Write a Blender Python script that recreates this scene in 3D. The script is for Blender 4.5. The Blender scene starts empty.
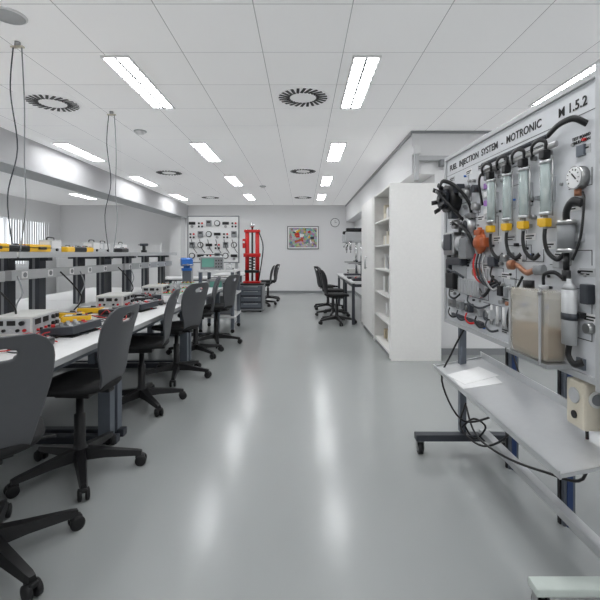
import bpy,bmesh,math,random
from mathutils import Matrix,Vector,Euler
random.seed(4)
S=bpy.context.scene
# ---------------------------------------------------------------- materials
def mat(name,col,rough=.5,metal=0,var=.04,emis=0,trans=0,bump=0,nscale=30,alpha=1,ior=1.45,spec=.5):
    m=bpy.data.materials.new(name); m.use_nodes=True
    nt=m.node_tree; N=nt.nodes; Lk=nt.links
    p=N['Principled BSDF']
    c=(*col,1)
    p.inputs['Base Color'].default_value=c
    p.inputs['Roughness'].default_value=rough
    p.inputs['Metallic'].default_value=metal
    p.inputs['IOR'].default_value=ior
    p.inputs['Specular IOR Level'].default_value=spec
    if trans: p.inputs['Transmission Weight'].default_value=trans
    if alpha<1: p.inputs['Alpha'].default_value=alpha
    if emis:
        p.inputs['Emission Color'].default_value=c; p.inputs['Emission Strength'].default_value=emis
    if var or bump:
        g=N.new('ShaderNodeTexCoord'); n=N.new('ShaderNodeTexNoise'); n.inputs['Scale'].default_value=nscale
        n.inputs['Detail'].default_value=3
        Lk.new(g.outputs['Object'],n.inputs['Vector'])
        if var:
            r=N.new('ShaderNodeMix'); r.data_type='RGBA'
            r.inputs[6].default_value=(*[x*(1-var) for x in col],1)
            r.inputs[7].default_value=(*[min(1,x*(1+var)) for x in col],1)
            Lk.new(n.outputs['Fac'],r.inputs[0]); Lk.new(r.outputs[2],p.inputs['Base Color'])
        if bump:
            b=N.new('ShaderNodeBump'); b.inputs['Strength'].default_value=bump; b.inputs['Distance'].default_value=.002
            Lk.new(n.outputs['Fac'],b.inputs['Height']); Lk.new(b.outputs['Normal'],p.inputs['Normal'])
    return m
white=mat('white_paint',(.84,.84,.84),.5)
ventw=mat('vent_white_glow',(.86,.86,.865),.6,emis=.17)  # vent plates get an added glow to keep up with the glowing ceiling
wallm=mat('wall_paint',(.83,.83,.835),.7,bump=.1,nscale=150)
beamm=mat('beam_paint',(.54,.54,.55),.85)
cabw=mat('cabinet_white',(.89,.88,.86),.35)
lamin=mat('bench_laminate',(.74,.74,.74),.35)
edge=mat('edge_grey',(.28,.29,.30),.4)
prof=mat('profile_greyblue',(.15,.17,.20),.4,.3)
dark=mat('dark_frame',(.040,.045,.055),.4)
alu=mat('aluminium',(.62,.63,.64),.32,.85)
alup=mat('aluminium_painted',(.50,.51,.52),.4,.2)
steel=mat('steel',(.40,.40,.40),.28,1)
chrome=mat('chrome',(.75,.75,.75),.12,1)
black=mat('black_plastic',(.011,.011,.012),.4)
fabric=mat('black_seat',(.009,.009,.010),.75,bump=.4,nscale=300)
rubber=mat('rubber',(.009,.009,.010),.55)
chairg=mat('chair_shell_charcoal',(.082,.085,.092),.42)
yellow=mat('yellow_plastic',(.85,.50,.02),.4)
red=mat('red_plastic',(.58,.015,.015),.35)
orange=mat('copper_orange',(.46,.11,.035),.4,.3)
copper=mat('brass_brown',(.42,.2,.12),.35,.6)
blue=mat('blue_enamel',(.03,.16,.55),.35)
navy=mat('navy_strip',(.03,.06,.17),.4)
green=mat('green_pcb',(.06,.3,.12),.4)
cream=mat('cream_plastic',(.66,.61,.50),.45)
ivory=mat('instrument_ivory',(.68,.68,.65),.45)
grey=mat('grey_plastic',(.25,.26,.27),.45)
lgrey=mat('light_grey',(.50,.51,.52),.45)
blindm=mat('blind_fabric',(.78,.78,.78),.7)
gapm=mat('louvre_grey',(.35,.36,.36),.5)
purple=mat('purple_plastic',(.35,.16,.5),.4)
tube_g=mat('clear_tube',(.66,.78,.76),.12,0,0,alpha=.42)
tankm=mat('tank_plastic',(.86,.82,.72),.25,0,.05,alpha=.34)
fuel=mat('tank_fuel',(.20,.11,.04),.3)
boardm=mat('board_face',(.66,.675,.70),.33)
screen=mat('screen_green',(.10,.24,.20),.2,emis=.35)
inkm=mat('print_black',(.012,.012,.012),.6,var=0)
paper=mat('paper',(.86,.86,.86),.7)
trayw=mat('tray_metal',(.62,.63,.64),.3,.5)
foot=mat('foot_light',(.60,.66,.62),.5)
lampm=mat('lamp_cell',(.97,.985,1),.5,var=0,emis=24)
cardb=mat('binder_mix',(.5,.42,.3),.6)
floorm=mat('floor_vinyl',(.36,.376,.372),.21,var=.05,nscale=.9)
# ceiling tiles, with a faint added self-glow that brightens the ceiling
ceilm=bpy.data.materials.new('ceiling_tiles_glow'); ceilm.use_nodes=True
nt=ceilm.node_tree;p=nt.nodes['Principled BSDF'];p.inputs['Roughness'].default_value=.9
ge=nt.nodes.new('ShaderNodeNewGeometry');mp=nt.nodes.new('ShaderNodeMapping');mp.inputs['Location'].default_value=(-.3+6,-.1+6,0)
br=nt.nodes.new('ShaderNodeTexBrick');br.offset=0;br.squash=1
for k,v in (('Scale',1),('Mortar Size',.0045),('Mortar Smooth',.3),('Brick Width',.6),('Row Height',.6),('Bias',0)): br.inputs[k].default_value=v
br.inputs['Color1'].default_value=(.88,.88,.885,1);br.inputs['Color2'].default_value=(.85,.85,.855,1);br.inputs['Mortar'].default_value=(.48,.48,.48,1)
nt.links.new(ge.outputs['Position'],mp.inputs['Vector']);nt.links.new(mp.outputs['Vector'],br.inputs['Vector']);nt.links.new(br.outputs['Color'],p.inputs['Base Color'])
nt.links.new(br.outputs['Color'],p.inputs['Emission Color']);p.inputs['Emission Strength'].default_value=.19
# poster picture
postm=bpy.data.materials.new('poster_print'); postm.use_nodes=True
nt=postm.node_tree;p=nt.nodes['Principled BSDF'];tc=nt.nodes.new('ShaderNodeTexCoord');vo=nt.nodes.new('ShaderNodeTexVoronoi');vo.inputs['Scale'].default_value=16
hs=nt.nodes.new('ShaderNodeHueSaturation');hs.inputs['Saturation'].default_value=.7;hs.inputs['Value'].default_value=.6
nt.links.new(tc.outputs['Object'],vo.inputs['Vector']);nt.links.new(vo.outputs['Color'],hs.inputs['Color']);nt.links.new(hs.outputs['Color'],p.inputs['Base Color'])
# ---------------------------------------------------------------- mesh builder
def smoothpts(P,n=6):
    P=[Vector(p) for p in P]
    if len(P)<3: return P
    out=[]
    for i in range(len(P)-1):
        p0=P[max(i-1,0)];p1=P[i];p2=P[i+1];p3=P[min(i+2,len(P)-1)]
        for k in range(n):
            t=k/n
            out.append(.5*((2*p1)+(p2-p0)*t+(2*p0-5*p1+4*p2-p3)*t*t+(3*p1-p0-3*p2+p3)*t**3))
    out.append(P[-1]); return out
class MB:
    def __init__(s,name): s.name=name;s.bm=bmesh.new();s.mats=[];s.M=Matrix()
    def mi(s,m):
        if m not in s.mats: s.mats.append(m)
        return s.mats.index(m)
    def add(s,b,m,L=None,smooth=False):
        i=s.mi(m)
        for f in b.faces:
            f.material_index=i; f.smooth=bool(smooth) and (smooth=='all' or len(f.verts)<=4)
        b.transform(s.M@(L if L is not None else Matrix()))
        me=bpy.data.meshes.new('t');b.to_mesh(me);b.free();s.bm.from_mesh(me);bpy.data.meshes.remove(me)
    def box(s,c,d,m,bev=0,rot=(0,0,0)):
        b=bmesh.new();bmesh.ops.create_cube(b,size=1,matrix=Matrix.Diagonal((*d,1)))
        if bev: bmesh.ops.bevel(b,geom=b.edges[:],offset=min(bev,min(d)*.45),segments=2,affect='EDGES',profile=.6)
        s.add(b,m,Matrix.Translation(c)@Euler(rot).to_matrix().to_4x4())
    def bx(s,x0,x1,y0,y1,z0,z1,m,bev=0): s.box(((x0+x1)/2,(y0+y1)/2,(z0+z1)/2),(x1-x0,y1-y0,z1-z0),m,bev)
    def cyl(s,p0,p1,r,m,r2=None,seg=16):
        p0=Vector(p0);p1=Vector(p1);d=p1-p0
        b=bmesh.new();bmesh.ops.create_cone(b,cap_ends=True,segments=seg,radius1=r,radius2=r if r2 is None else r2,depth=d.length)
        s.add(b,m,Matrix.Translation((p0+p1)/2)@d.to_track_quat('Z','Y').to_matrix().to_4x4(),True)
    def sph(s,c,r,m,sc=(1,1,1),rot=(0,0,0)):
        b=bmesh.new();bmesh.ops.create_uvsphere(b,u_segments=16,v_segments=10,radius=r)
        s.add(b,m,Matrix.Translation(c)@Euler(rot).to_matrix().to_4x4()@Matrix.Diagonal((*sc,1)),'all')
    def lathe(s,prof_,m,c=(0,0,0),axis=(0,0,1),seg=24):
        b=bmesh.new();rings=[]
        for r,z in prof_:
            rings.append([b.verts.new((max(r,1e-4)*math.cos(2*math.pi*i/seg),max(r,1e-4)*math.sin(2*math.pi*i/seg),z)) for i in range(seg)])
        for a,c2 in zip(rings,rings[1:]):
            for i in range(seg): b.faces.new((a[i],a[(i+1)%seg],c2[(i+1)%seg],c2[i]))
        b.faces.new(rings[0][::-1]);b.faces.new(rings[-1])
        s.add(b,m,Matrix.Translation(c)@Vector(axis).to_track_quat('Z','Y').to_matrix().to_4x4(),True)
    def tube(s,P,r,m,seg=8,n=6):
        P=smoothpts(P,n);b=bmesh.new();rings=[]
        t=(P[1]-P[0]).normalized();nrm=t.orthogonal().normalized()
        for i,p_ in enumerate(P):
            t2=(P[min(i+1,len(P)-1)]-P[max(i-1,0)]).normalized()
            nrm=(nrm-t2*nrm.dot(t2)).normalized();bn=t2.cross(nrm)
            rings.append([b.verts.new(p_+r*(math.cos(2*math.pi*k/seg)*nrm+math.sin(2*math.pi*k/seg)*bn)) for k in range(seg)])
        for a,c in zip(rings,rings[1:]):
            for i in range(seg): b.faces.new((a[i],a[(i+1)%seg],c[(i+1)%seg],c[i]))
        b.faces.new(rings[0][::-1]);b.faces.new(rings[-1]);s.add(b,m,None,True)
    def text(s,t,size,L,m,ext=.0008,off=0,sp=1):
        cu=bpy.data.curves.new('t','FONT');cu.body=t;cu.size=size;cu.extrude=ext;cu.offset=off;cu.space_character=sp
        o=bpy.data.objects.new('t',cu);S.collection.objects.link(o);bpy.context.view_layer.update()
        me=bpy.data.meshes.new_from_object(o.evaluated_get(bpy.context.evaluated_depsgraph_get()))
        b=bmesh.new();b.from_mesh(me);bpy.data.objects.remove(o);bpy.data.meshes.remove(me);bpy.data.curves.remove(cu)
        s.add(b,m,L)
    def mesh(s):
        bmesh.ops.recalc_face_normals(s.bm,faces=s.bm.faces[:])
        me=bpy.data.meshes.new(s.name);s.bm.to_mesh(me);s.bm.free()
        for m in s.mats: me.materials.append(m)
        return me
    def done(s,loc=(0,0,0),rz=0,parent=None): return place(s.name,s.mesh(),loc,rz,parent)
def place(name,me,loc=(0,0,0),rz=0,parent=None):
    o=bpy.data.objects.new(name,me);o.location=loc;o.rotation_euler=(0,0,rz);S.collection.objects.link(o)
    if parent: o.parent=parent
    return o
def room(name,*boxes):
    b=MB(name)
    for x in boxes: b.bx(*x)
    return b.done()
# ---------------------------------------------------------------- room shell
H=2.75
room('floor',(-7.6,3.7,-2.6,13.1,-.1,0,floorm))
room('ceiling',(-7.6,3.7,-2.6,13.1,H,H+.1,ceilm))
room('wall_back',(-7.6,1.62,13,13.15,0,H,wallm))
room('wall_right',(3.6,3.75,-2.6,5.1,0,H,wallm))
room('wall_front',(-7.6,3.7,-2.75,-2.6,0,H,wallm))
room('wall_partition_right',(1.62,1.75,5.1,13.15,0,H,wallm),(1.75,3.75,5.1,5.25,0,H,wallm))
room('wall_bulkhead_right',(1.34,1.62,5.1,13,2.22,H,wallm))
room('trim_bulkhead_right',(1.325,1.34,5.09,13,2.70,H,edge),(1.34,3.6,5.085,5.1,2.72,H,edge))
wins=[(-1.5,1.2),(2.0,4.7),(5.5,8.2),(9.0,12.4)]
wb=[(-7.75,-7.6,-2.6,13.1,0,.9,wallm),(-7.75,-7.6,-2.6,13.1,2.2,H,wallm)]
yy=-2.6
for a,b_ in wins+[(13.1,13.1)]:
    wb.append((-7.75,-7.6,yy,a,.9,2.2,wallm)); yy=b_
room('wall_left',*wb)
for i,(a,b_) in enumerate(wins):
    m=MB('window_%d'%(i+1))
    n=4
    for k in range(n+1):
        y=a+(b_-a)*k/n; m.bx(-7.72,-7.66,max(a,y-.05),min(b_,y+.05),.96,2.14,white)
    m.bx(-7.72,-7.66,a,b_,.9,.96,white);m.bx(-7.72,-7.66,a,b_,2.14,2.2,white)
    m.done()
    m=MB('vertical_blind')
    y=a+.05
    while y<b_-.1: m.box((-7.54,y,1.53),(.004,.089,1.26),blindm,rot=(0,0,.9 if y<a+(b_-a)*.5 else .15)); y+=.1
    m.bx(-7.57,-7.51,a,b_,2.16,2.2,white);m.done()
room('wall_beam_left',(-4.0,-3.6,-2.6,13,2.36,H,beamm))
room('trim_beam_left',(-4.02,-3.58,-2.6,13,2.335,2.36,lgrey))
room('baseboard_back',(-7.6,1.6,12.985,13,0,.07,edge))
room('baseboard_right',(1.605,1.62,7.15,12.98,0,.08,edge),(1.62,3.6,5.085,5.1,0,.08,edge))
room('wall_column',(-4.05,-3.7,12.6,13,0,2.335,wallm))
m=MB('office_partition')
m.box((-5.6,12.0,.76),(3.0,.06,1.48),white,.004);m.box((-5.6,12.0,1.52),(3.04,.08,.04),white,.004)
for x in (-7.08,-5.6,-4.12): m.box((x,12.0,.75),(.05,.08,1.5),white,.004)
m.done()
m=MB('exit_sign');m.box((-2.2,12.985,2.32),(.34,.03,.14),white,.004);m.box((-2.2,12.967,2.32),(.30,.004,.10),green);m.done()
m=MB('wall_clock');m.cyl((1.0,12.97,2.2),(1.0,13.0,2.2),.14,dark,seg=32);m.cyl((1.0,12.966,2.2),(1.0,12.97,2.2),.125,paper,seg=32);m.box((1.0,12.963,2.24),(.008,.003,.08),inkm);m.box((1.03,12.963,2.2),(.06,.003,.008),inkm);m.done()
# ---------------------------------------------------------------- ceiling things
m=MB('ceiling_light')
m.bx(-.098,.098,-.56,.56,-.006,0,gapm)
m.bx(-.11,-.098,-.575,.575,-.016,0,white);m.bx(.098,.11,-.575,.575,-.016,0,white);m.bx(-.098,.098,-.575,-.56,-.016,0,white);m.bx(-.098,.098,.56,.575,-.016,0,white)
m.bx(-.010,.010,-.56,.56,-.014,-.006,gapm)
for i in range(2):
    for j in range(9):
        m.bx(-.09+i*.10,-.01+i*.10,-.55+j*.1228,-.55+j*.1228+.086,-.010,-.006,lampm)
lme=m.mesh()
for x in (-3.3,-1.43,.487):
    for y in (-1.1,1.35,3.72,6.2,8.65,11.1): place('ceiling_light',lme,(x,y,H))
for y in (-1.1,1.35,3.65): place('ceiling_light',lme,(2.4,y,H))
for y in (2.,11.): place('ceiling_light',lme,(-5.8,y,H))
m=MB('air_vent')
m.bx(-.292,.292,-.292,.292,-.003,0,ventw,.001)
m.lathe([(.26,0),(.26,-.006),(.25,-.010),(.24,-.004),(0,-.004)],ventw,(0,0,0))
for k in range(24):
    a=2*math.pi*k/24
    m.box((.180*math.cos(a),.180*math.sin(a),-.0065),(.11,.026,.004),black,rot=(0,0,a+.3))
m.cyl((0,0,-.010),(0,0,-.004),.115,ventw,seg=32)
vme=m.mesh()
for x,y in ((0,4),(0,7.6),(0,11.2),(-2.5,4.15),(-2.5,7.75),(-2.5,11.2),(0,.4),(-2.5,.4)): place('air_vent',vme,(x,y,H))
m=MB('smoke_detector');m.lathe([(.06,0),(.06,-.015),(.045,-.04),(0,-.045)],white);m.cyl((0,0,-.012),(0,0,0),.075,lgrey);me=m.mesh()
place('smoke_detector',me,(-2.0,5.1,H));place('smoke_detector',me,(-.9,9.3,H))
m=MB('ceiling_speaker');m.lathe([(.095,0),(.095,-.008),(.08,-.012),(0,-.008)],lgrey);m.lathe([(.105,0),(.105,-.006),(.094,-.012),(.094,-.002)],white)
m.done((-1.86,2.62,H))
for (x,y) in ((-2.03,2.95),(-2.03,4.4)):
    m=MB('hanging_cable')
    m.cyl((x,y,H-.03),(x,y,H),.02,steel);m.box((x,y,H-.035),(.09,.025,.01),cream)
    m.tube([(x-.03,y,H-.035),(x-.05,y,2.4),(x-.02,y+.03,2.0),(x-.07,y,1.65),(x-.03,y,1.262)],.0045,dark)
    m.tube([(x+.03,y,H-.035),(x+.05,y,2.3),(x+.03,y+.03,1.9),(x+.06,y,1.6),(x+.02,y,1.262)],.0045,grey)
    m.done()
# ---------------------------------------------------------------- chair
def chair(shell):
    m=MB('swivel_chair')
    for k in range(5):
        a=2*math.pi*k/5+.3
        m.M=Matrix.Rotation(a,4,'Z')
        b=bmesh.new();vs=[]
        for (x,z0,z1,w) in ((.02,.075,.14,.036),(.14,.075,.118,.028),(.31,.062,.09,.020),(.335,.062,.084,.015)):
            vs.append([b.verts.new(v) for v in ((x,-w,z0),(x,w,z0),(x,w*.7,z1),(x,-w*.7,z1))])
        for A,B in zip(vs,vs[1:]):
            for i in range(4): b.faces.new((A[i],A[(i+1)%4],B[(i+1)%4],B[i]))
        b.faces.new(vs[0][::-1]);b.faces.new(vs[-1]);m.add(b,black)
        m.cyl((.32,0,.045),(.32,0,.075),.01,steel)
        for sy in (-1,1): m.lathe([(.012,-.010),(.027,-.010),(.031,-.005),(.031,.007),(.02,.011),(0,.011)],rubber,(.33,sy*.018,.031),(0,sy,0),16)
        m.box((.325,0,.053),(.05,.034,.02),black,.006)
    m.M=Matrix()
    m.lathe([(.045,.07),(.045,.13),(.034,.15),(.03,.17),(.03,.33),(.02,.335),(.02,.45)],black)
    m.box((0,0,.46),(.2,.16,.035),black,.008)
    m.tube([(0,.05,.455),(0,.2,.45),(-.01,.25,.44)],.006,black)
    b=bmesh.new();rings=[];nseg=36
    for (k,z) in ((.80,.487),(.95,.492),(1,.505),(.99,.522),(.93,.533),(.7,.531),(.3,.524)):
        r=[]
        for i in range(nseg):
            a=2*math.pi*i/nseg;c,s_=math.cos(a),math.sin(a);e=.75
            x=.215*k*math.copysign(abs(c)**e,c);y=.205*k*math.copysign(abs(s_)**e,s_)*(1-.12*(x/.215))
            zz=z-.03*max(0,(-x-.1)/.1)**2*.5
            r.append(b.verts.new((x,y,zz)))
        rings.append(r)
    for A,B in zip(rings,rings[1:]):
        for i in range(nseg): b.faces.new((A[i],A[(i+1)%nseg],B[(i+1)%nseg],B[i]))
    b.faces.new(rings[0][::-1]);b.faces.new(rings[-1]);m.add(b,fabric,None,'all')
    path=smoothpts([(-.12,0,.483),(.08,0,.480),(.175,0,.495),(.215,0,.56),(.238,0,.68),(.265,0,.80),(.295,0,.90),(.31,0,.955)],8)
    nv=len(path)-1;nu=32
    def hw(t):
        keys=[(0,.10),(.2,.11),(.38,.115),(.5,.135),(.62,.165),(.75,.190),(.86,.194),(.92,.184),(.96,.164),(.985,.135),(1,.11)]
        for (a,x),(c,y) in zip(keys,keys[1:]):
            if t<=c:
                f=(t-a)/(c-a); return x+(y-x)*f
        return .11
    L=[0]
    for i in range(nv): L.append(L[-1]+(path[i+1]-path[i]).length)
    tot=L[-1];b=bmesh.new();g=[];uv={}
    for i,pt in enumerate(path):
        t=L[i]/tot;w=hw(t);row=[]
        for j in range(nu+1):
            q=j/nu*2-1;y=w*q
            cup=.04*(y/.2)**2*min(1,max(0,(t-.35)*4))
            v=b.verts.new((pt.x-cup,y,pt.z));row.append(v);uv[v]=(y,L[i])
        g.append(row)
    hc=tot-.07
    for i in range(nv):
        for j in range(nu):
            q=[g[i][j],g[i][j+1],g[i+1][j+1],g[i+1][j]]
            cy=sum(uv[v][0] for v in q)/4;cl=sum(uv[v][1] for v in q)/4
            if (cy/.06)**2+((cl-hc)/.022)**2<1: continue
            b.faces.new(q)
    bmesh.ops.delete(b,geom=[v for v in b.verts if not v.link_faces],context='VERTS')
    bmesh.ops.recalc_face_normals(b,faces=b.faces[:])
    for _ in range(2): bmesh.ops.smooth_vert(b,verts=[v for v in b.verts if v.is_boundary],factor=.5,use_axis_x=True,use_axis_y=True,use_axis_z=True)
    bmesh.ops.solidify(b,geom=b.faces[:],thickness=.012)
    m.add(b,shell,None,'all')
    m.box((.12,0,.472),(.14,.06,.02),black,.006)
    return m.mesh()
cme=chair(chairg); cme2=chair(black)
for x,y,a in ((-1.27,1.66,-46),(-1.28,2.38,-4),(-1.33,3.42,8),(-1.28,4.2,-24),(-1.32,5.1,16),(-1.2,5.75,-20)):
    place('swivel_chair',cme,(x,y,0),math.radians(a))
for x,y,a in ((-.98,9.9,0),(-.92,10.9,20),(.60,7.4,190),(.60,8.3,170),(.56,9.3,200)):
    place('swivel_chair',cme2,(x,y,0),math.radians(a))
# ---------------------------------------------------------------- workbenches
def bench(y0,y1,posts):
    m=MB('workbench');L=y1-y0
    m.bx(-1.0,1.0,0,L,.70,.728,lamin,.003)
    m.bx(.998,1.004,0,L,.698,.729,alup);m.bx(-1.004,-.998,0,L,.698,.729,alup)
    for y in (.04,L-.05):
        for x in (.9,-.9,.1,-.1):
            m.bx(x-.04,x+.04,y-.02,y+.05,.03,.70,prof,.004)
        m.bx(-.98,.98,y-.02,y+.04,.0,.05,dark,.006)
        m.bx(-.95,.95,y-.01,y+.04,.64,.70,prof)
    for x in (.9,-.9): m.bx(x-.02,x+.02,.05,L-.05,.64,.70,prof)
    m.bx(-.05,.05,.05,L-.05,.4,.7,grey)
    for y in posts:
        y-=y0
        for x in (.12,-.12):
            m.bx(x-.04,x+.04,y-.045,y+.045,.728,1.222,dark,.004);m.bx(x-.01,x+.01,y-.047,y-.045,.74,1.21,grey)
        m.bx(-.22,.22,y-.03,y+.03,1.19,1.222,dark)
    m.bx(-.28,.28,0,L,1.222,1.256,lamin,.002);m.bx(.28,.286,0,L,1.216,1.258,alup);m.bx(-.286,-.28,0,L,1.216,1.258,alup)
    m.bx(.17,.22,0.02,L-.02,1.06,1.13,alup,.003)
    y=.15
    while y<L-.15:
        m.bx(.22,.224,y-.03,y+.03,1.07,1.12,white);m.cyl((.22,y,1.095),(.227,y,1.095),.018,grey,seg=12);y+=.3
    m.done((-2.2,y0,0))
bench(.9,2.78,(1.5,2.45));bench(2.8,4.58,(3.25,4.3));bench(4.6,6.3,(4.9,6.1))
TT=.729;ST=1.257
def psu():
    m=MB('power_supply');m.box((0,0,.065),(.24,.36,.12),ivory,.008)
    m.bx(.12,.126,-.17,.17,.015,.115,lgrey);m.bx(-.11,.11,-.1805,-.179,.02,.11,lgrey)
    for y in (-.12,-.02): m.bx(.126,.129,y-.035,y+.035,.07,.105,inkm)
    for y in (.07,.12):
        for z in (.045,.09): m.cyl((.126,y,z),(.145,y,z),.014,black,seg=12)
    for y,c in ((-.13,red),(-.09,black),(-.03,red),(.01,black)): m.cyl((.126,y,.035),(.14,y,.035),.008,c,seg=10)
    for x in (-.07,.0): m.bx(x-.025,x+.025,-.183,-.18,.07,.1,inkm)
    for x in (-.08,-.04,.0,.04,.08): m.cyl((x,-.195,.04),(x,-.18,.04),.010,(red,black,lgrey,black,red)[int(round((x+.08)/.04))],seg=10)
    m.cyl((.065,-.2,.085),(.065,-.18,.085),.014,black,seg=12)
    for x in (-.09,.09):
        for y in (-.14,.14): m.cyl((x,y,0),(x,y,.008),.012,rubber,seg=10)
    return m.mesh()
pme=psu()
def dmm(body):
    m=MB('multimeter');m.box((0,0,.024),(.20,.10,.046),body,.014);m.box((0,0,.028),(.165,.072,.046),grey,.006)
    m.box((-.05,0,.052),(.045,.055,.003),lamin);m.cyl((.02,0,.051),(.02,0,.06),.02,black)
    m.box((.02,0,.062),(.035,.006,.006),lgrey)
    for y in (-.025,0,.025): m.cyl((.068,y,.051),(.068,y,.055),.007,red if y else black,seg=10)
    return m.mesh()
dme=dmm(yellow);dmg=dmm(black)
def scope():
    m=MB('oscilloscope');m.box((0,0,.11),(.18,.36,.21),lgrey,.01);m.bx(.09,.093,-.17,.17,.02,.20,grey);m.bx(.093,.097,-.155,.03,.05,.185,screen)
    for y in (.06,.1,.14):
        for z in (.05,.1,.15): m.cyl((.093,y,z),(.11,y,z),.011,black,seg=10)
    for y in (-.12,.12): m.box((0,y,.003),(.1,.03,.006),rubber)
    m.tube([(.0,-.15,.21),(.02,-.15,.24),(.02,.15,.24),(0,.15,.21)],.007,black)
    return m.mesh()
sme=scope()
for y in (1.75,2.75,4.05,5.15): place('power_supply',pme,(-1.83,y,TT),.12)
for x,y,a,k in ((-1.72,3.15,.4,0),(-1.86,3.32,-.2,0),(-1.62,3.52,.2,1),(-1.85,3.62,.1,0),(-1.7,4.45,.5,1),(-1.6,4.9,.1,0),(-1.85,4.75,0,1),(-1.6,5.6,.3,1),(-1.5,2.3,.2,1),(-1.45,3.35,.6,1),(-1.5,4.15,.2,1)): place('multimeter',dmg if k else dme,(x,y,TT),a)
for y,a,k in ((2.98,1.4,1),(3.65,1.7,0),(3.80,1.5,1),(3.94,1.6,0),(4.75,1.6,1)): place('multimeter',dmg if k else dme,(-2.08,y,ST),a)
m=MB('analog_meter');m.box((0,0,.05),(.1,.15,.10),lgrey,.006);m.box((.05,0,.062),(.004,.12,.06),lamin);m.box((0,-.0755,.062),(.08,.002,.05),lamin);m.box((0,-.077,.05),(.05,.002,.004),inkm,rot=(0,.5,0));m.cyl((.05,0,.02),(.062,0,.02),.012,black);m.tube([(0,-.05,.10),(0,-.04,.12),(0,.04,.12),(0,.05,.10)],.005,black);ame=m.mesh()
for x,y in ((-2.1,3.45),(-2.1,4.12),(-2.15,4.45),(-2.1,2.45),(-2.2,5.0)): place('analog_meter',ame,(x,y,ST))
place('analog_meter',ame,(-1.8,5.85,TT));place('analog_meter',ame,(-1.88,4.4,TT))
m=MB('instrument_case');m.box((0,0,.03),(.2,.28,.058),yellow,.012);m.box((0,0,.033),(.206,.286,.006),black);m.box((.11,0,.03),(.02,.09,.02),black,.005);yme=m.mesh()
place('instrument_case',yme,(-2.12,2.72,ST));place('instrument_case',yme,(-2.12,3.2,ST),.05)
m=MB('bench_tester')
m.box((0,0,.035),(.22,.3,.05),dark,.006,(0,-.1,0));m.box((0,0,.003),(.2,.28,.006),rubber)
for i in range(3):
    for j in range(4): m.cyl((-.06+i*.06,-.1+j*.07,.05),(-.06+i*.06,-.1+j*.07,.072),.012,(red,grey,lgrey,lgrey)[(i+j)%4],seg=10)
bt=m.mesh()
for x,y in ((-1.5,2.7),(-1.5,3.8),(-1.55,5.27),(-1.6,4.63)): place('bench_tester',bt,(x,y,TT),random.uniform(-.2,.2))
m=MB('circuit_trainer')
m.box((0,0,.05),(.2,.26,.10),lgrey,.008);m.box((0,0,.102),(.17,.23,.004),green);m.box((0,-.132,.05),(.15,.004,.06),white)
for i in range(4):
    for j in range(4): m.cyl((-.06+i*.04,-.08+j*.05,.10),(-.06+i*.04,-.08+j*.05,.115),.008,(red,black,yellow,steel)[(i*3+j)%4],seg=8)
cme3=m.mesh()
for x,y in ((-1.37,5.0),(-1.62,5.85),(-1.87,5.52),(-1.36,4.4)): place('circuit_trainer',cme3,(x,y,TT))
for k in range(12):
    y=2.3+k*.32;m=MB('test_lead')
    for c in (red,black,dark):
        x0=-1.70;pts=[(x0+random.uniform(0,.05),y,TT+.03)]
        for q in range(5): pts.append((random.uniform(-1.70,-1.36),y+random.uniform(-.18,.18),TT+.006+random.uniform(0,.05)*(q%2)))
        m.tube(pts,.0035,c,6)
    m.done()
for y in (2.45,3.25,4.3):
    m=MB('power_cable');m.tube([(-1.96,y+.1,1.1),(-1.88,y+.16,.98),(-1.86,y+.24,.86),(-1.92,y+.2,TT+.01),(-1.8,y+.35,TT+.008)],.006,black)
    m.tube([(-1.96,y+.4,1.09),(-1.9,y+.36,.98),(-1.9,y+.3,.9),(-1.95,y+.34,TT+.01)],.005,grey);m.done()
m=MB('bench_vise')
m.box((0,0,.012),(.2,.18,.024),blue,.005);m.box((0,0,.14),(.10,.12,.24),prof,.008)
m.box((0,0,.28),(.16,.14,.04),blue,.01);m.box((0,0,.33),(.08,.09,.08),blue,.015);m.box((.07,0,.38),(.06,.16,.10),blue,.01);m.box((-.07,0,.38),(.08,.16,.10),blue,.01)
m.cyl((-.1,0,.35),(.2,0,.35),.015,steel);m.cyl((.19,-.08,.35),(.19,.08,.35),.007,steel)
m.cyl((-.07,-.08,.39),(-.07,.08,.39),.06,blue)
m.done((-1.72,6.14,TT),-1.2)
m=MB('hand_drill');m.box((0,0,.1),(.06,.07,.2),black,.015);m.cyl((0,-.1,.2),(0,.1,.2),.035,dark);m.cyl((0,.1,.2),(0,.16,.2),.015,steel);m.box((0,0,.03),(.08,.12,.06),black,.01)
hd=m.done((-2.05,5.35,ST),1.4);hd.scale=(.5,.5,.5)
m=MB('instrument_trolley')
for x in (-.25,.25):
    for y in (-.3,.3): m.bx(x-.025,x+.025,y-.025,y+.025,.06,.95,prof);m.cyl((x,y-.012,.03),(x,y+.012,.03),.03,rubber);m.cyl((x,y,.03),(x,y,.07),.01,steel)
for z in (.25,.6,.965): m.box((0,0,z),(.58,.68,.03),lamin,.004)
m.done((-1.35,6.78,0))
place('oscilloscope',sme,(-1.45,6.62,.981),-1.35)
place('analog_meter',ame,(-1.17,6.62,.981),0)
m=MB('computer_case');m.box((0,0,.15),(.4,.3,.29),grey,.01);m.box((.2,0,.2),(.004,.2,.06),black);m.done((-1.35,6.78,.266))
place('oscilloscope',sme,(-1.35,6.65,.616),-1.2)
m=MB('wiring_training_board')
m.box((0,0,1.50),(.94,.04,.84),white,.004)
for x in (-.42,.42): m.box((x,.045,.80),(.05,.05,1.6),alup);m.box((x,0,.025),(.05,.6,.05),alup,.005)
m.box((0,0,1.93),(.96,.05,.02),grey);m.box((0,0,1.075),(.96,.05,.02),grey);m.box((-.47,0,1.5),(.02,.05,.86),grey);m.box((.47,0,1.5),(.02,.05,.86),grey)
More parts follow.
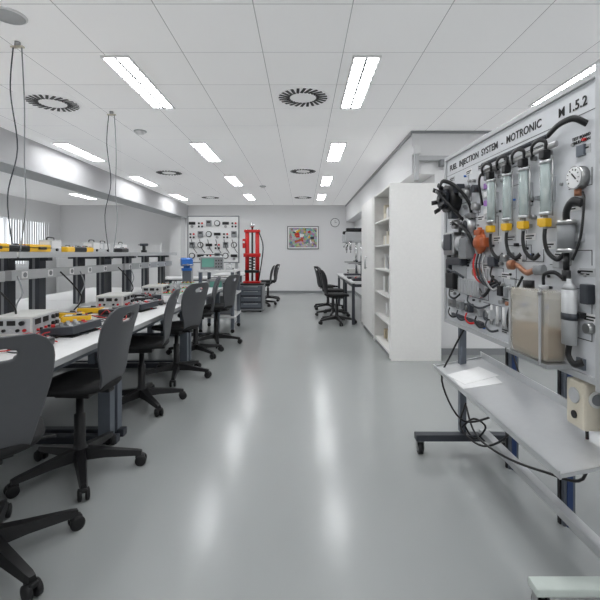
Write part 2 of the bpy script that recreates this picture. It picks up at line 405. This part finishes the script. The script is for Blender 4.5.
for i in range(6):
    for j in range(4):
        x=-.39+i*.155;z=1.2+j*.2
        k=(i*3+j*5)%4
        if k==0: m.cyl((x,-.05,z),(x,-.02,z),.055,black);m.cyl((x,-.052,z),(x,-.05,z),.042,lamin)
        elif k==1: m.box((x,-.035,z),(.1,.03,.11),grey,.006);m.box((x,-.052,z+.02),(.06,.004,.03),inkm)
        elif k==2:
            for q in (-.03,.03): m.cyl((x+q,-.04,z),(x+q,-.02,z),.018,red if q>0 else black,seg=10);m.cyl((x+q,-.04,z-.06),(x+q,-.02,z-.06),.018,black,seg=10)
        else: m.box((x,-.03,z),(.12,.02,.05),black,.004);m.cyl((x,-.05,z-.06),(x,-.02,z-.06),.025,steel)
for i in range(6):
    x=-.4+i*.15;m.tube([(x,-.04,1.5),(x+.05,-.1,1.35),(x+.1,-.04,1.25)],.006,black)
m.done((-1.66,7.7,0))
m=MB('laboratory_table')
m.box((0,0,.735),(1.4,.7,.03),lamin,.003)
for x in (-.64,.64):
    for y in (-.3,.3): m.box((x,y,.36),(.05,.05,.72),dark)
    m.box((x,0,.68),(.04,.6,.05),dark)
m.box((0,.3,.68),(1.3,.04,.05),dark)
lt=m.mesh()
place('laboratory_table',lt,(-2.2,8.6,0));place('laboratory_table',lt,(-1.75,10.3,0),math.pi/2);place('laboratory_table',lt,(1.18,7.9,0),math.pi/2);place('laboratory_table',lt,(1.18,9.5,0),math.pi/2)
m=MB('tool_cabinet')
m.box((0,0,.31),(.52,.5,.54),grey,.01);m.box((0,-.252,.31),(.46,.006,.48),dark)
for z in (.15,.28,.41,.51): m.box((0,-.26,z),(.42,.01,.09),prof,.004);m.box((0,-.27,z+.03),(.3,.012,.012),alu)
for x in (-.2,.2):
    for y in (-.2,.2): m.cyl((x-.012,y,.025),(x+.012,y,.025),.025,rubber)
m.box((0,0,.592),(.56,.54,.024),black,.006);m.done((-1.1,9.0,0))
m=MB('spring_compressor_stand')
m.box((0,0,.02),(.36,.3,.04),red,.008)
for x in (-.11,.11): m.cyl((x,0,.04),(x,0,1.1),.045,red);m.cyl((x,0,1.1),(x,0,1.16),.02,chrome)
m.cyl((0,0,.04),(0,0,1.2),.02,black);m.box((0,0,1.12),(.34,.12,.06),red,.01);m.box((0,-.02,.6),(.36,.16,.08),red,.01);m.box((0,-.02,.25),(.3,.16,.06),black,.01)
m.lathe([(.03,1.2),(.05,1.22),(.05,1.27),(.02,1.3)],chrome)
pts=[(.06*math.cos(t*.7),.06*math.sin(t*.7)-.05,.3+t*.005*1.4) for t in range(40)]
m.tube(pts,.009,black,6,3);m.tube([(.15,-.05,1.1),(.24,-.08,.8),(.2,-.06,.4),(.14,-.05,.04)],.012,black)
m.box((-.17,-.05,.85),(.06,.08,.2),red,.01);m.cyl((-.17,-.1,.88),(-.17,-.09,.88),.025,lamin)
m.done((-1.1,9.0,.604))
m=MB('framed_poster');m.box((0,0,0),(.98,.03,.72),black,.004);m.box((0,-.017,0),(.94,.006,.68),paper);m.box((0,-.021,0),(.86,.004,.60),postm)
rr=random.Random(9)
for i in range(26): m.box((rr.uniform(-.35,.35),-.024-.0002*i,rr.uniform(-.24,.22)),(rr.uniform(.04,.16),.003,rr.uniform(.03,.12)),rr.choice([red,yellow,white,dark,orange,cream,lgrey,steel]),rot=(0,rr.uniform(-.5,.5),0))
m.done((-.0,12.98,1.73))
# ---------------------------------------------------------------- right cabinets
def cabinet(y0,y1,open_):
    m=MB('storage_cabinet' if not open_ else 'open_shelf_cabinet');L=y1-y0;D=.58;T=.02;Z=2.06
    m.bx(0,D,0,T,0,Z,cabw,.002);m.bx(0,D,L-T,L,0,Z,cabw,.002);m.bx(D-T,D,T,L-T,.05,Z,cabw)
    m.bx(0,D-T,T,L-T,Z-T,Z,cabw);m.bx(0,D-T,T,L-T,.05,.08,cabw);m.bx(.02,D-.03,.02,L-.03,0,.05,edge)
    if open_:
        m.bx(-.012,0,0,.06,.02,Z,cabw,.002);m.bx(-.012,0,L-.06,L,.02,Z,cabw,.002)
        zs=[.08,.40,.72,1.04,1.36,1.68]
        for z in zs[1:]: m.bx(.01,D-T,T,L-T,z-.02,z,cabw)
        for z in zs:
            y=.08
            while y<L-.2:
                w=random.uniform(.03,.12);h=random.uniform(.1,.25)
                if random.random()<.75: m.bx(.1,.4,y,y+w,z,z+h,random.choice([paper,ivory,cream,lgrey,grey,cardb]),.002)
                y+=w+random.choice([.005,.005,.15])
    else:
        m.bx(-.02,0,.005,L/2,.08,Z-.005,cabw,.002);m.bx(-.02,0,L/2+.004,L-.005,.08,Z-.005,cabw,.002)
        for y in (L/2-.05,L/2+.05): m.cyl((-.045,y,1.0),(-.045,y,1.2),.006,steel);m.cyl((-.045,y,1.02),(-.02,y,1.02),.005,steel);m.cyl((-.045,y,1.18),(-.02,y,1.18),.005,steel)
    m.done((1.02,y0,0))
cabinet(4.8,5.94,True)
cabinet(5.96,7.1,False)
m=MB('drill_press')
m.box((0,0,.02),(.28,.36,.04),dark,.01);m.cyl((0,.1,.04),(0,.1,.95),.03,chrome);m.box((0,-.02,.82),(.16,.4,.18),lgrey,.02);m.cyl((0,.2,.78),(0,.2,.98),.07,dark);m.box((0,0,.95),(.16,.42,.07),black,.02)
m.cyl((0,-.12,.56),(0,-.12,.74),.025,chrome);m.cyl((0,-.12,.5),(0,-.12,.56),.012,steel);m.box((0,-.05,.3),(.22,.24,.025),steel,.004);m.box((0,.08,.3),(.08,.1,.06),dark)
for a in range(3):
    t=a*2.094;m.cyl((-.1,-.1,.76),(-.12,-.1+.14*math.cos(t),.76+.14*math.sin(t)),.006,chrome);m.sph((-.12,-.1+.14*math.cos(t),.76+.14*math.sin(t)),.014,black)
dp=m.mesh()
place('drill_press',dp,(1.05,8.1,.751),-1.57);place('drill_press',dp,(1.1,9.3,.751),-1.57)
place('bench_tester',bt,(1.0,7.5,.751));place('power_supply',pme,(1.2,9.9,.751),3.14)
m=MB('projector_bracket')
m.box((0,0,0),(.05,.06,.42),lgrey,.01);m.box((.3,0,.06),(.6,.06,.06),lgrey,.01);m.box((.0,.0,.16),(.09,.08,.1),white,.01);m.box((.35,-.02,.0),(.16,.08,.08),grey,.01)
m.done((1.38,5.05,2.34))
# ---------------------------------------------------------------- demonstration board
root=bpy.data.objects.new('engine_demonstration_board',None);S.collection.objects.link(root)
root.location=(.95,2.75,.806);root.rotation_euler=(0,0,math.atan2(-1.333,.063))
LB=1.335;HB=1.06
def BM(name,du=.03,ys=.6):
    m=MB(name);m.M=Matrix.Translation((du,0,0))@Matrix.Diagonal((1,ys,1,1));return m
m=MB('panel')
m.bx(0,LB,.0,.03,0,HB,boardm)
for a in ((-.012,LB+.012,-.010,.04,HB-.012,HB+.012),(-.012,LB+.012,-.010,.04,-.012,.012),(-.012,.012,-.010,.04,-.012,HB+.012),(LB-.004,LB+.02,-.014,.05,-.03,HB+.03)): m.bx(*a,alup,.003)
m.bx(.012,LB-.01,-.0015,0,.945,.9465,inkm)
R90=Matrix.Rotation(math.pi/2,4,'X')
m.text('FUEL  INJECTION  SYSTEM  -  MOTRONIC       M 1.5.2',.050,Matrix.Translation((.06,-.001,.973))@R90,inkm,off=.0008,sp=1.04)
m.text('TEST BOARD\nSIMULATION',.016,Matrix.Translation((1.20,-.001,.86))@R90,inkm,off=.0002)
rr=random.Random(21)
for i in range(40):
    u=rr.uniform(.05,1.2);v=rr.uniform(.05,.9);w=rr.uniform(.05,.25);h=rr.uniform(.03,.15)*rr.choice((-1,1))
    h=max(.03-v,min(.92-v,h)); w=min(w,1.3-u)
    m.box((u+w/2,-.0006,v),(w,.0012,.0025),inkm);m.box((u+w,-.0007,v+h/2),(.0025,.0012,abs(h)+.0025),inkm)
for i,(u,v) in enumerate([(.06,.9),(.06,.62),(.3,.9),(.45,.9),(.45,.62),(.62,.5),(.75,.5),(.9,.5),(.06,.42),(.3,.38),(.5,.36),(.7,.32),(.7,.2),(.3,.19),(.06,.19),(.75,.12),(.45,.05),(.1,.04),(.7,.05),(1.17,.6),(1.1,.42),(1.24,.36),(1.26,.2),(.2,.64),(.36,.7),(.8,.4),(1.03,.46),(1.22,.8)]):
    m.bx(u,u+.075,-.002,0,v,v+.03,white if i%3 else lgrey)
    m.bx(u+.006,u+.066,-.003,-.002,v+.016,v+.022,inkm);m.bx(u+.006,u+.05,-.003,-.002,v+.006,v+.011,inkm)
for i in range(120):
    u=rr.uniform(.04,1.28);v=rr.uniform(.04,.9);k=i%5
    if k<2: m.cyl((u,-.008,v),(u,0,v),.006,steel if k else black,seg=10)
    elif k==2: m.cyl((u,-.012,v),(u,0,v),.006,rr.choice([blue,red,blue,dark]),seg=8)
    elif k==3: m.box((u,-.008,v),(.022,.016,.016),rr.choice([black,grey,steel]),.003)
    else: m.cyl((u,-.02,v),(u,0,v),.009,steel,seg=6)
m.done(parent=root)
m=BM('distributor',.035)
m.cyl((.13,-.12,.78),(.13,0,.78),.085,black);m.cyl((.13,-.17,.78),(.13,-.12,.78),.062,dark);m.cyl((.13,-.20,.78),(.13,-.17,.78),.02,black)
for k in range(6):
    a=k*math.pi/3+.2;x=.13+.065*math.cos(a);z=.78+.065*math.sin(a)
    m.cyl((x,-.165,z),(x+.02*math.cos(a),-.215,z+.02*math.sin(a)),.014,black,seg=10)
for dx,dz in ((-.09,.0),(.1,.05),(.02,-.1)): m.box((.13+dx,-.05,.78+dz),(.06,.08,.05),dark,.008)
m.tube([(.16,-.2,.84),(.25,-.22,.87),(.33,-.14,.82),(.36,-.04,.72),(.36,-.02,.6)],.012,black)
m.tube([(.1,-.2,.83),(.22,-.25,.8),(.3,-.16,.7),(.3,-.03,.62)],.01,black)
m.cyl((.3,-.07,.79),(.3,0,.79),.03,steel);m.cyl((.3,-.09,.79),(.3,-.07,.79),.018,alu)
m.cyl((.42,-.06,.80),(.42,0,.80),.022,dark);m.cyl((.42,-.06,.70),(.42,0,.70),.02,steel)
m.done(parent=root)
m=BM('air_flow_meter',.035)
m.box((.17,-.06,.50),(.15,.12,.14),steel,.012);m.box((.17,-.125,.51),(.11,.02,.10),dark,.008);m.cyl((.04,-.06,.5),(.30,-.06,.5),.045,alu)
m.box((.33,-.05,.47),(.10,.09,.12),grey,.01);m.box((.2,-.05,.395),(.2,.08,.05),dark,.01);m.cyl((.08,-.05,.38),(.08,-.05,.45),.02,black)
m.tube([(.26,-.06,.56),(.33,-.1,.6),(.4,-.08,.55),(.42,-.04,.48)],.014,black)
m.done(parent=root)
m=BM('throttle_body',.03)
m.cyl((.36,-.08,.60),(.36,0,.60),.04,alu);m.cyl((.36,-.085,.60),(.36,-.08,.60),.03,dark);m.box((.36,-.03,.655),(.07,.05,.03),steel,.005);m.box((.30,-.04,.60),(.04,.06,.05),black,.006)
m.cyl((.16,-.06,.62),(.16,0,.62),.028,steel);m.tube([(.16,-.06,.62),(.2,-.09,.63),(.25,-.06,.60),(.27,-.01,.58)],.008,black)
m.done(parent=root)
m=BM('pressure_regulator',.02)
m.lathe([(.03,0),(.055,.01),(.06,.03),(.045,.045),(.03,.07),(.012,.075)],orange,(.51,-.02,.5),(0,-1,0));m.cyl((.51,-.05,.44),(.51,-.05,.58),.018,orange)
m.box((.56,-.05,.5),(.06,.06,.05),orange,.008);m.box((.5,-.05,.555),(.07,.05,.03),orange,.008)
for k in range(4):
    u=.46+k*.035;m.tube([(u,-.05,.44),(u,-.07,.38),(u+.03,-.07,.31),(u+.1,-.06,.29-.01*k),(u+.17,-.03,.30)],.007,(red,black,dark,steel)[k])
m.done(parent=root)
us=(.635,.785,.92,1.07)
m=BM('fuel_injectors',.025)
for i,u in enumerate(us):
    m.cyl((u,-.06,.60),(u,-.06,.80),.026,tube_g);m.cyl((u,-.06,.615),(u,-.06,.70),.010,ivory,seg=10);m.cyl((u,-.06,.70),(u,-.06,.79),.006,steel,seg=8)
    m.cyl((u,-.06,.595),(u,-.06,.607),.03,alu);m.cyl((u,-.06,.80),(u,-.06,.812),.03,alu)
    m.box((u,-.02,.70),(.02,.04,.1),alu);m.cyl((u+.036,-.05,.59),(u+.036,-.05,.82),.004,steel,seg=8);m.cyl((u-.036,-.05,.59),(u-.036,-.05,.82),.004,steel,seg=8)
    m.cyl((u,-.06,.812),(u,-.06,.855),.014,black,seg=12);m.box((u+.005,-.07,.835),(.035,.05,.035),black,.006);m.box((u-.015,-.065,.80),(.03,.03,.02),alu,.004)
    m.box((u,-.06,.565),(.045,.045,.035),yellow,.006);m.cyl((u,-.06,.54),(u,-.06,.6),.013,steel,seg=12)
    m.box((u-.04,-.05,.57),(.02,.03,.03),yellow,.004)
    m.tube([(u,-.06,.55),(u,-.065,.50),(u+.015,-.06,.45),(u+.06,-.05,.42),(u+.085,-.03,.44)],.010,black)
    m.tube([(u,-.06,.85),(u+.01,-.07,.885),(u-.03,-.08,.90),(u-.08,-.07,.885),(u-.09,-.05,.85)],.009,black)
m.cyl((.56,-.05,.865),(1.13,-.05,.865),.012,steel)
for i in range(56): m.cyl((.55+i*.0098,-.065,.905),(.556+i*.0098,-.065,.905),.0105,dark,seg=8)
m.tube([(1.09,-.065,.905),(1.15,-.07,.925),(1.2,-.07,.93),(1.24,-.06,.925),(1.265,-.02,.90)],.012,black)
m.tube([(.56,-.05,.865),(.52,-.06,.85),(.5,-.05,.8),(.5,-.02,.7)],.009,black)
for k in range(5): m.box((.55,-.02,.66+k*.045),(.035,.04,.03),(lamin,purple,white,purple,grey)[k],.005)
for k in range(6): m.cyl((.55+k*.1,-.03,.85),(.55+k*.1,0,.85),.012,steel,seg=10)
m.done(parent=root)
m=MB('pressure_gauge');m.cyl((1.25,-.03,.716),(1.25,0,.716),.043,steel);m.cyl((1.25,-.033,.716),(1.25,-.03,.716),.038,paper);m.box((1.255,-.035,.72),(.03,.002,.004),inkm,rot=(0,.8,0));m.cyl((1.25,-.015,.65),(1.25,-.015,.675),.012,copper)
for k in range(9):
    a=-.6+k*.55;m.box((1.25+.029*math.cos(a),-.0345,.716+.029*math.sin(a)),(.006,.002,.002),inkm,rot=(0,-a,0))
m.done(parent=root)
m=BM('fuel_pump',.02)
m.cyl((1.19,-.05,.46),(1.19,-.05,.55),.04,grey);m.cyl((1.19,-.05,.445),(1.19,-.05,.46),.045,steel);m.cyl((1.19,-.05,.55),(1.19,-.05,.565),.045,steel)
m.tube([(1.19,-.05,.56),(1.2,-.06,.60),(1.23,-.06,.63),(1.27,-.05,.62)],.016,black)
m.cyl((1.19,-.05,.38),(1.19,-.05,.445),.014,black);m.cyl((1.19,-.05,.34),(1.19,-.05,.38),.02,black);m.box((1.19,-.02,.5),(.11,.04,.03),alu)
m.cyl((1.21,-.055,.11),(1.21,-.055,.31),.034,alup);m.lathe([(.034,0),(.02,.02),(.012,.025),(.012,.04)],alup,(1.21,-.055,.31));m.box((1.21,-.02,.22),(.09,.05,.02),black);m.cyl((1.21,-.055,.20),(1.21,-.055,.225),.036,dark)
m.tube([(1.19,-.05,.38),(1.2,-.055,.36),(1.21,-.055,.34)],.01,black)
m.tube([(1.21,-.055,.11),(1.21,-.06,.07),(1.24,-.06,.045),(1.27,-.04,.06)],.013,black)
m.tube([(1.25,-.02,.66),(1.28,-.05,.62),(1.28,-.07,.5),(1.24,-.07,.42)],.006,black)
m.box((1.28,-.03,.30),(.04,.05,.07),dark,.006);m.cyl((1.28,-.04,.18),(1.28,0,.18),.018,steel);m.box((1.12,-.02,.40),(.04,.04,.03),lgrey,.004)
m.done(parent=root)
m=BM('fuel_tank',.05,.62)
m.box((1.01,-.085,.095),(.225,.13,.12),fuel,.02);m.box((1.01,-.085,.162),(.245,.15,.275),tankm,.03)
m.cyl((.96,-.085,.298),(.96,-.085,.33),.03,black);m.cyl((1.06,-.085,.298),(1.06,-.085,.318),.025,lgrey);m.box((1.01,-.08,.018),(.28,.16,.016),alu)
m.cyl((1.06,-.085,.05),(1.06,-.085,.3),.008,dark,seg=8)
for u in (.905,1.115): m.box((u,-.166,.165),(.012,.006,.29),alup);m.cyl((u,-.175,.29),(u,-.16,.29),.008,steel,seg=8)
m.tube([(1.06,-.085,.32),(1.07,-.09,.36),(1.12,-.08,.37),(1.15,-.06,.35)],.008,black)
m.tube([(.80,-.03,.39),(.86,-.06,.385),(.92,-.06,.36),(.98,-.06,.375)],.013,copper);m.cyl((.78,-.06,.39),(.82,-.06,.39),.022,copper);m.cyl((.98,-.06,.372),(1.04,-.06,.378),.02,grey)
m.tube([(.90,-.03,.02),(.84,-.08,.05),(.80,-.09,.14),(.82,-.06,.25),(.88,-.05,.34)],.007,black)
m.done(parent=root)
m=BM('control_modules',.03)
m.box((.36,-.03,.25),(.26,.06,.09),alu,.008)
for i in range(8): m.box((.25+i*.03,-.062,.25),(.008,.01,.08),alup)
m.box((.1,-.03,.27),(.12,.06,.10),black,.008);m.box((.04,-.02,.36),(.05,.04,.09),dark,.006)
m.tube([(.48,-.04,.25),(.55,-.06,.22),(.6,-.05,.26),(.62,-.03,.33)],.01,black)
for i in range(5):
    u=.1+i*.12;m.box((u,-.025,.13),(.06,.05,.05),(steel,grey,dark,alu,lgrey)[i],.006);m.cyl((u,-.06,.13),(u,-.05,.13),.014,steel,seg=12)
    m.tube([(u,-.05,.10),(u+.01,-.07,.07),(u+.05,-.06,.05),(u+.08,-.02,.06)],.006,(black,dark,red,black,dark)[i])
for i in range(4):
    u=.60+i*.06;m.cyl((u,-.03,.10),(u,-.03,.18),.009,white,seg=10);m.cyl((u,-.03,.08),(u,-.03,.10),.012,steel,seg=8)
for i in range(3):
    m.box((.70+i*.06,-.03,.26),(.04,.05,.05),(black,grey,cream)[i],.005);m.cyl((.70+i*.06,-.05,.205),(.70+i*.06,0,.205),.010,(steel,copper,steel)[i],seg=10)
m.box((.3,-.02,.06),(.4,.03,.02),dark,.004);m.box((.62,-.03,.40),(.07,.05,.05),dark,.006);m.cyl((.72,-.05,.42),(.72,0,.42),.018,steel)
m.cyl((.56,-.05,.12),(.56,0,.12),.028,dark);m.cyl((.44,-.06,.34),(.44,0,.34),.022,copper)
m.tube([(.1,-.05,.22),(.14,-.08,.18),(.2,-.07,.17),(.25,-.05,.2)],.007,black)
m.tube([(.62,-.04,.38),(.64,-.07,.33),(.69,-.05,.30),(.70,-.04,.28)],.006,black)
m.tube([(.36,-.05,.20),(.4,-.08,.17),(.5,-.06,.15),(.6,-.04,.18)],.006,dark)
m.tube([(.08,-.05,.32),(.12,-.09,.34),(.22,-.08,.33),(.3,-.05,.30)],.008,dark)
m.done(parent=root)
def W(mb):
    o=mb.done();bpy.context.view_layer.update();o.parent=root;o.matrix_parent_inverse=root.matrix_world.inverted();return o
m=MB('stand_frame')
m.bx(.985,1.025,2.60,2.64,.125,.82,prof,.004);m.bx(1.04,1.08,1.41,1.45,.115,.82,prof,.004)
m.bx(.70,1.27,2.56,2.62,.085,.125,dark,.006);m.bx(.79,1.27,1.40,1.46,.085,.115,foot,.006)
m.bx(1.10,1.15,1.43,2.6,.115,.15,alup,.004)
for x,y in ((.73,2.59),(1.24,2.59),(.82,1.43),(1.24,1.43)):
    m.cyl((x-.014,y,.036),(x+.014,y,.036),.036,rubber,seg=20);m.cyl((x-.017,y,.036),(x+.017,y,.036),.018,lgrey);m.cyl((x,y,.07),(x,y,.09),.014,steel)
    for s_ in (-.021,.021): m.box((x+s_,y,.055),(.003,.035,.06),steel)
    m.box((x,y,.083),(.045,.04,.004),steel)
for y in (2.42,1.92,1.5):
    m.bx(1.19,1.245,y-.025,y+.025,.0,1.7,prof,.003);m.bx(1.183,1.19,y-.008,y+.008,.0,.8,black);m.bx(1.205,1.23,y-.03,y-.025,0,.8,navy)
    m.bx(1.0,1.2,y-.02,y+.02,.83,.87,prof);m.bx(1.0,1.2,y-.02,y+.02,1.6,1.64,prof)
m.bx(1.2,1.24,1.5,2.42,.4,.44,prof)
W(m)
m=MB('tray')
ang=math.atan2(.058,.30)
m.M=Matrix.Translation((.99,2.0,.548))@Matrix.Rotation(-ang,4,'Y')
m.box((0,0,0),(.31,1.30,.006),trayw,.001);m.box((-.155,0,.008),(.006,1.30,.028),alu);m.box((.155,0,.02),(.006,1.30,.05),alu);m.box((0,.65,.006),(.31,.005,.014),alu);m.box((0,-.65,.006),(.31,.005,.014),alu)
m.box((.03,.0,-.02),(.03,1.2,.03),prof)
m.box((-.02,.38,.0055),(.21,.20,.002),paper,rot=(0,0,.15));m.box((-.03,.30,.0040),(.21,.20,.0015),paper,rot=(0,0,-.1))
W(m)
m=MB('outlet_box');m.box((1.04,1.52,.70),(.09,.10,.17),cream,.01);m.cyl((.99,1.52,.73),(.995,1.52,.73),.028,lgrey);m.cyl((.99,1.52,.66),(.995,1.52,.66),.014,black);m.cyl((1.04,1.465,.73),(1.04,1.47,.73),.03,ivory);m.cyl((1.04,1.462,.73),(1.04,1.466,.73),.02,grey);W(m)
m=MB('loose_cables')
m.tube([(1.0,2.55,.80),(.93,2.6,.62),(.87,2.6,.45),(.95,2.5,.25),(1.08,2.4,.3),(1.15,2.3,.42),(1.1,2.2,.3),(1.0,2.3,.18),(.95,2.5,.2),(1.0,2.55,.33)],.006,black)
m.tube([(1.02,2.6,.3),(1.0,2.4,.2),(1.02,2.1,.22),(1.05,1.8,.3),(1.08,1.6,.38),(1.04,1.52,.62)],.006,black)
m.tube([(1.2,2.42,.75),(1.15,2.2,.6),(1.18,2.0,.35),(1.2,1.92,.2)],.005,black)
m.tube([(1.0,2.62,.2),(1.05,2.55,.11),(1.1,2.5,.2),(1.02,2.48,.26),(.98,2.58,.16)],.006,black)
W(m)
# ---------------------------------------------------------------- camera / world
cam=bpy.data.cameras.new('camera');cam.sensor_width=36;cam.lens=24.9;cam.shift_x=-.005;cam.shift_y=-.0783;cam.clip_start=.05
co=bpy.data.objects.new('camera',cam);co.location=(0,0,1.25);co.rotation_euler=(math.pi/2,0,0);S.collection.objects.link(co);S.camera=co
w=bpy.data.worlds.new('world');S.world=w;w.use_nodes=True;w.node_tree.nodes['Background'].inputs[0].default_value=(.9,.95,1,1);w.node_tree.nodes['Background'].inputs[1].default_value=1.8
S.view_settings.view_transform='Standard';S.view_settings.look='None';S.view_settings.exposure=.16
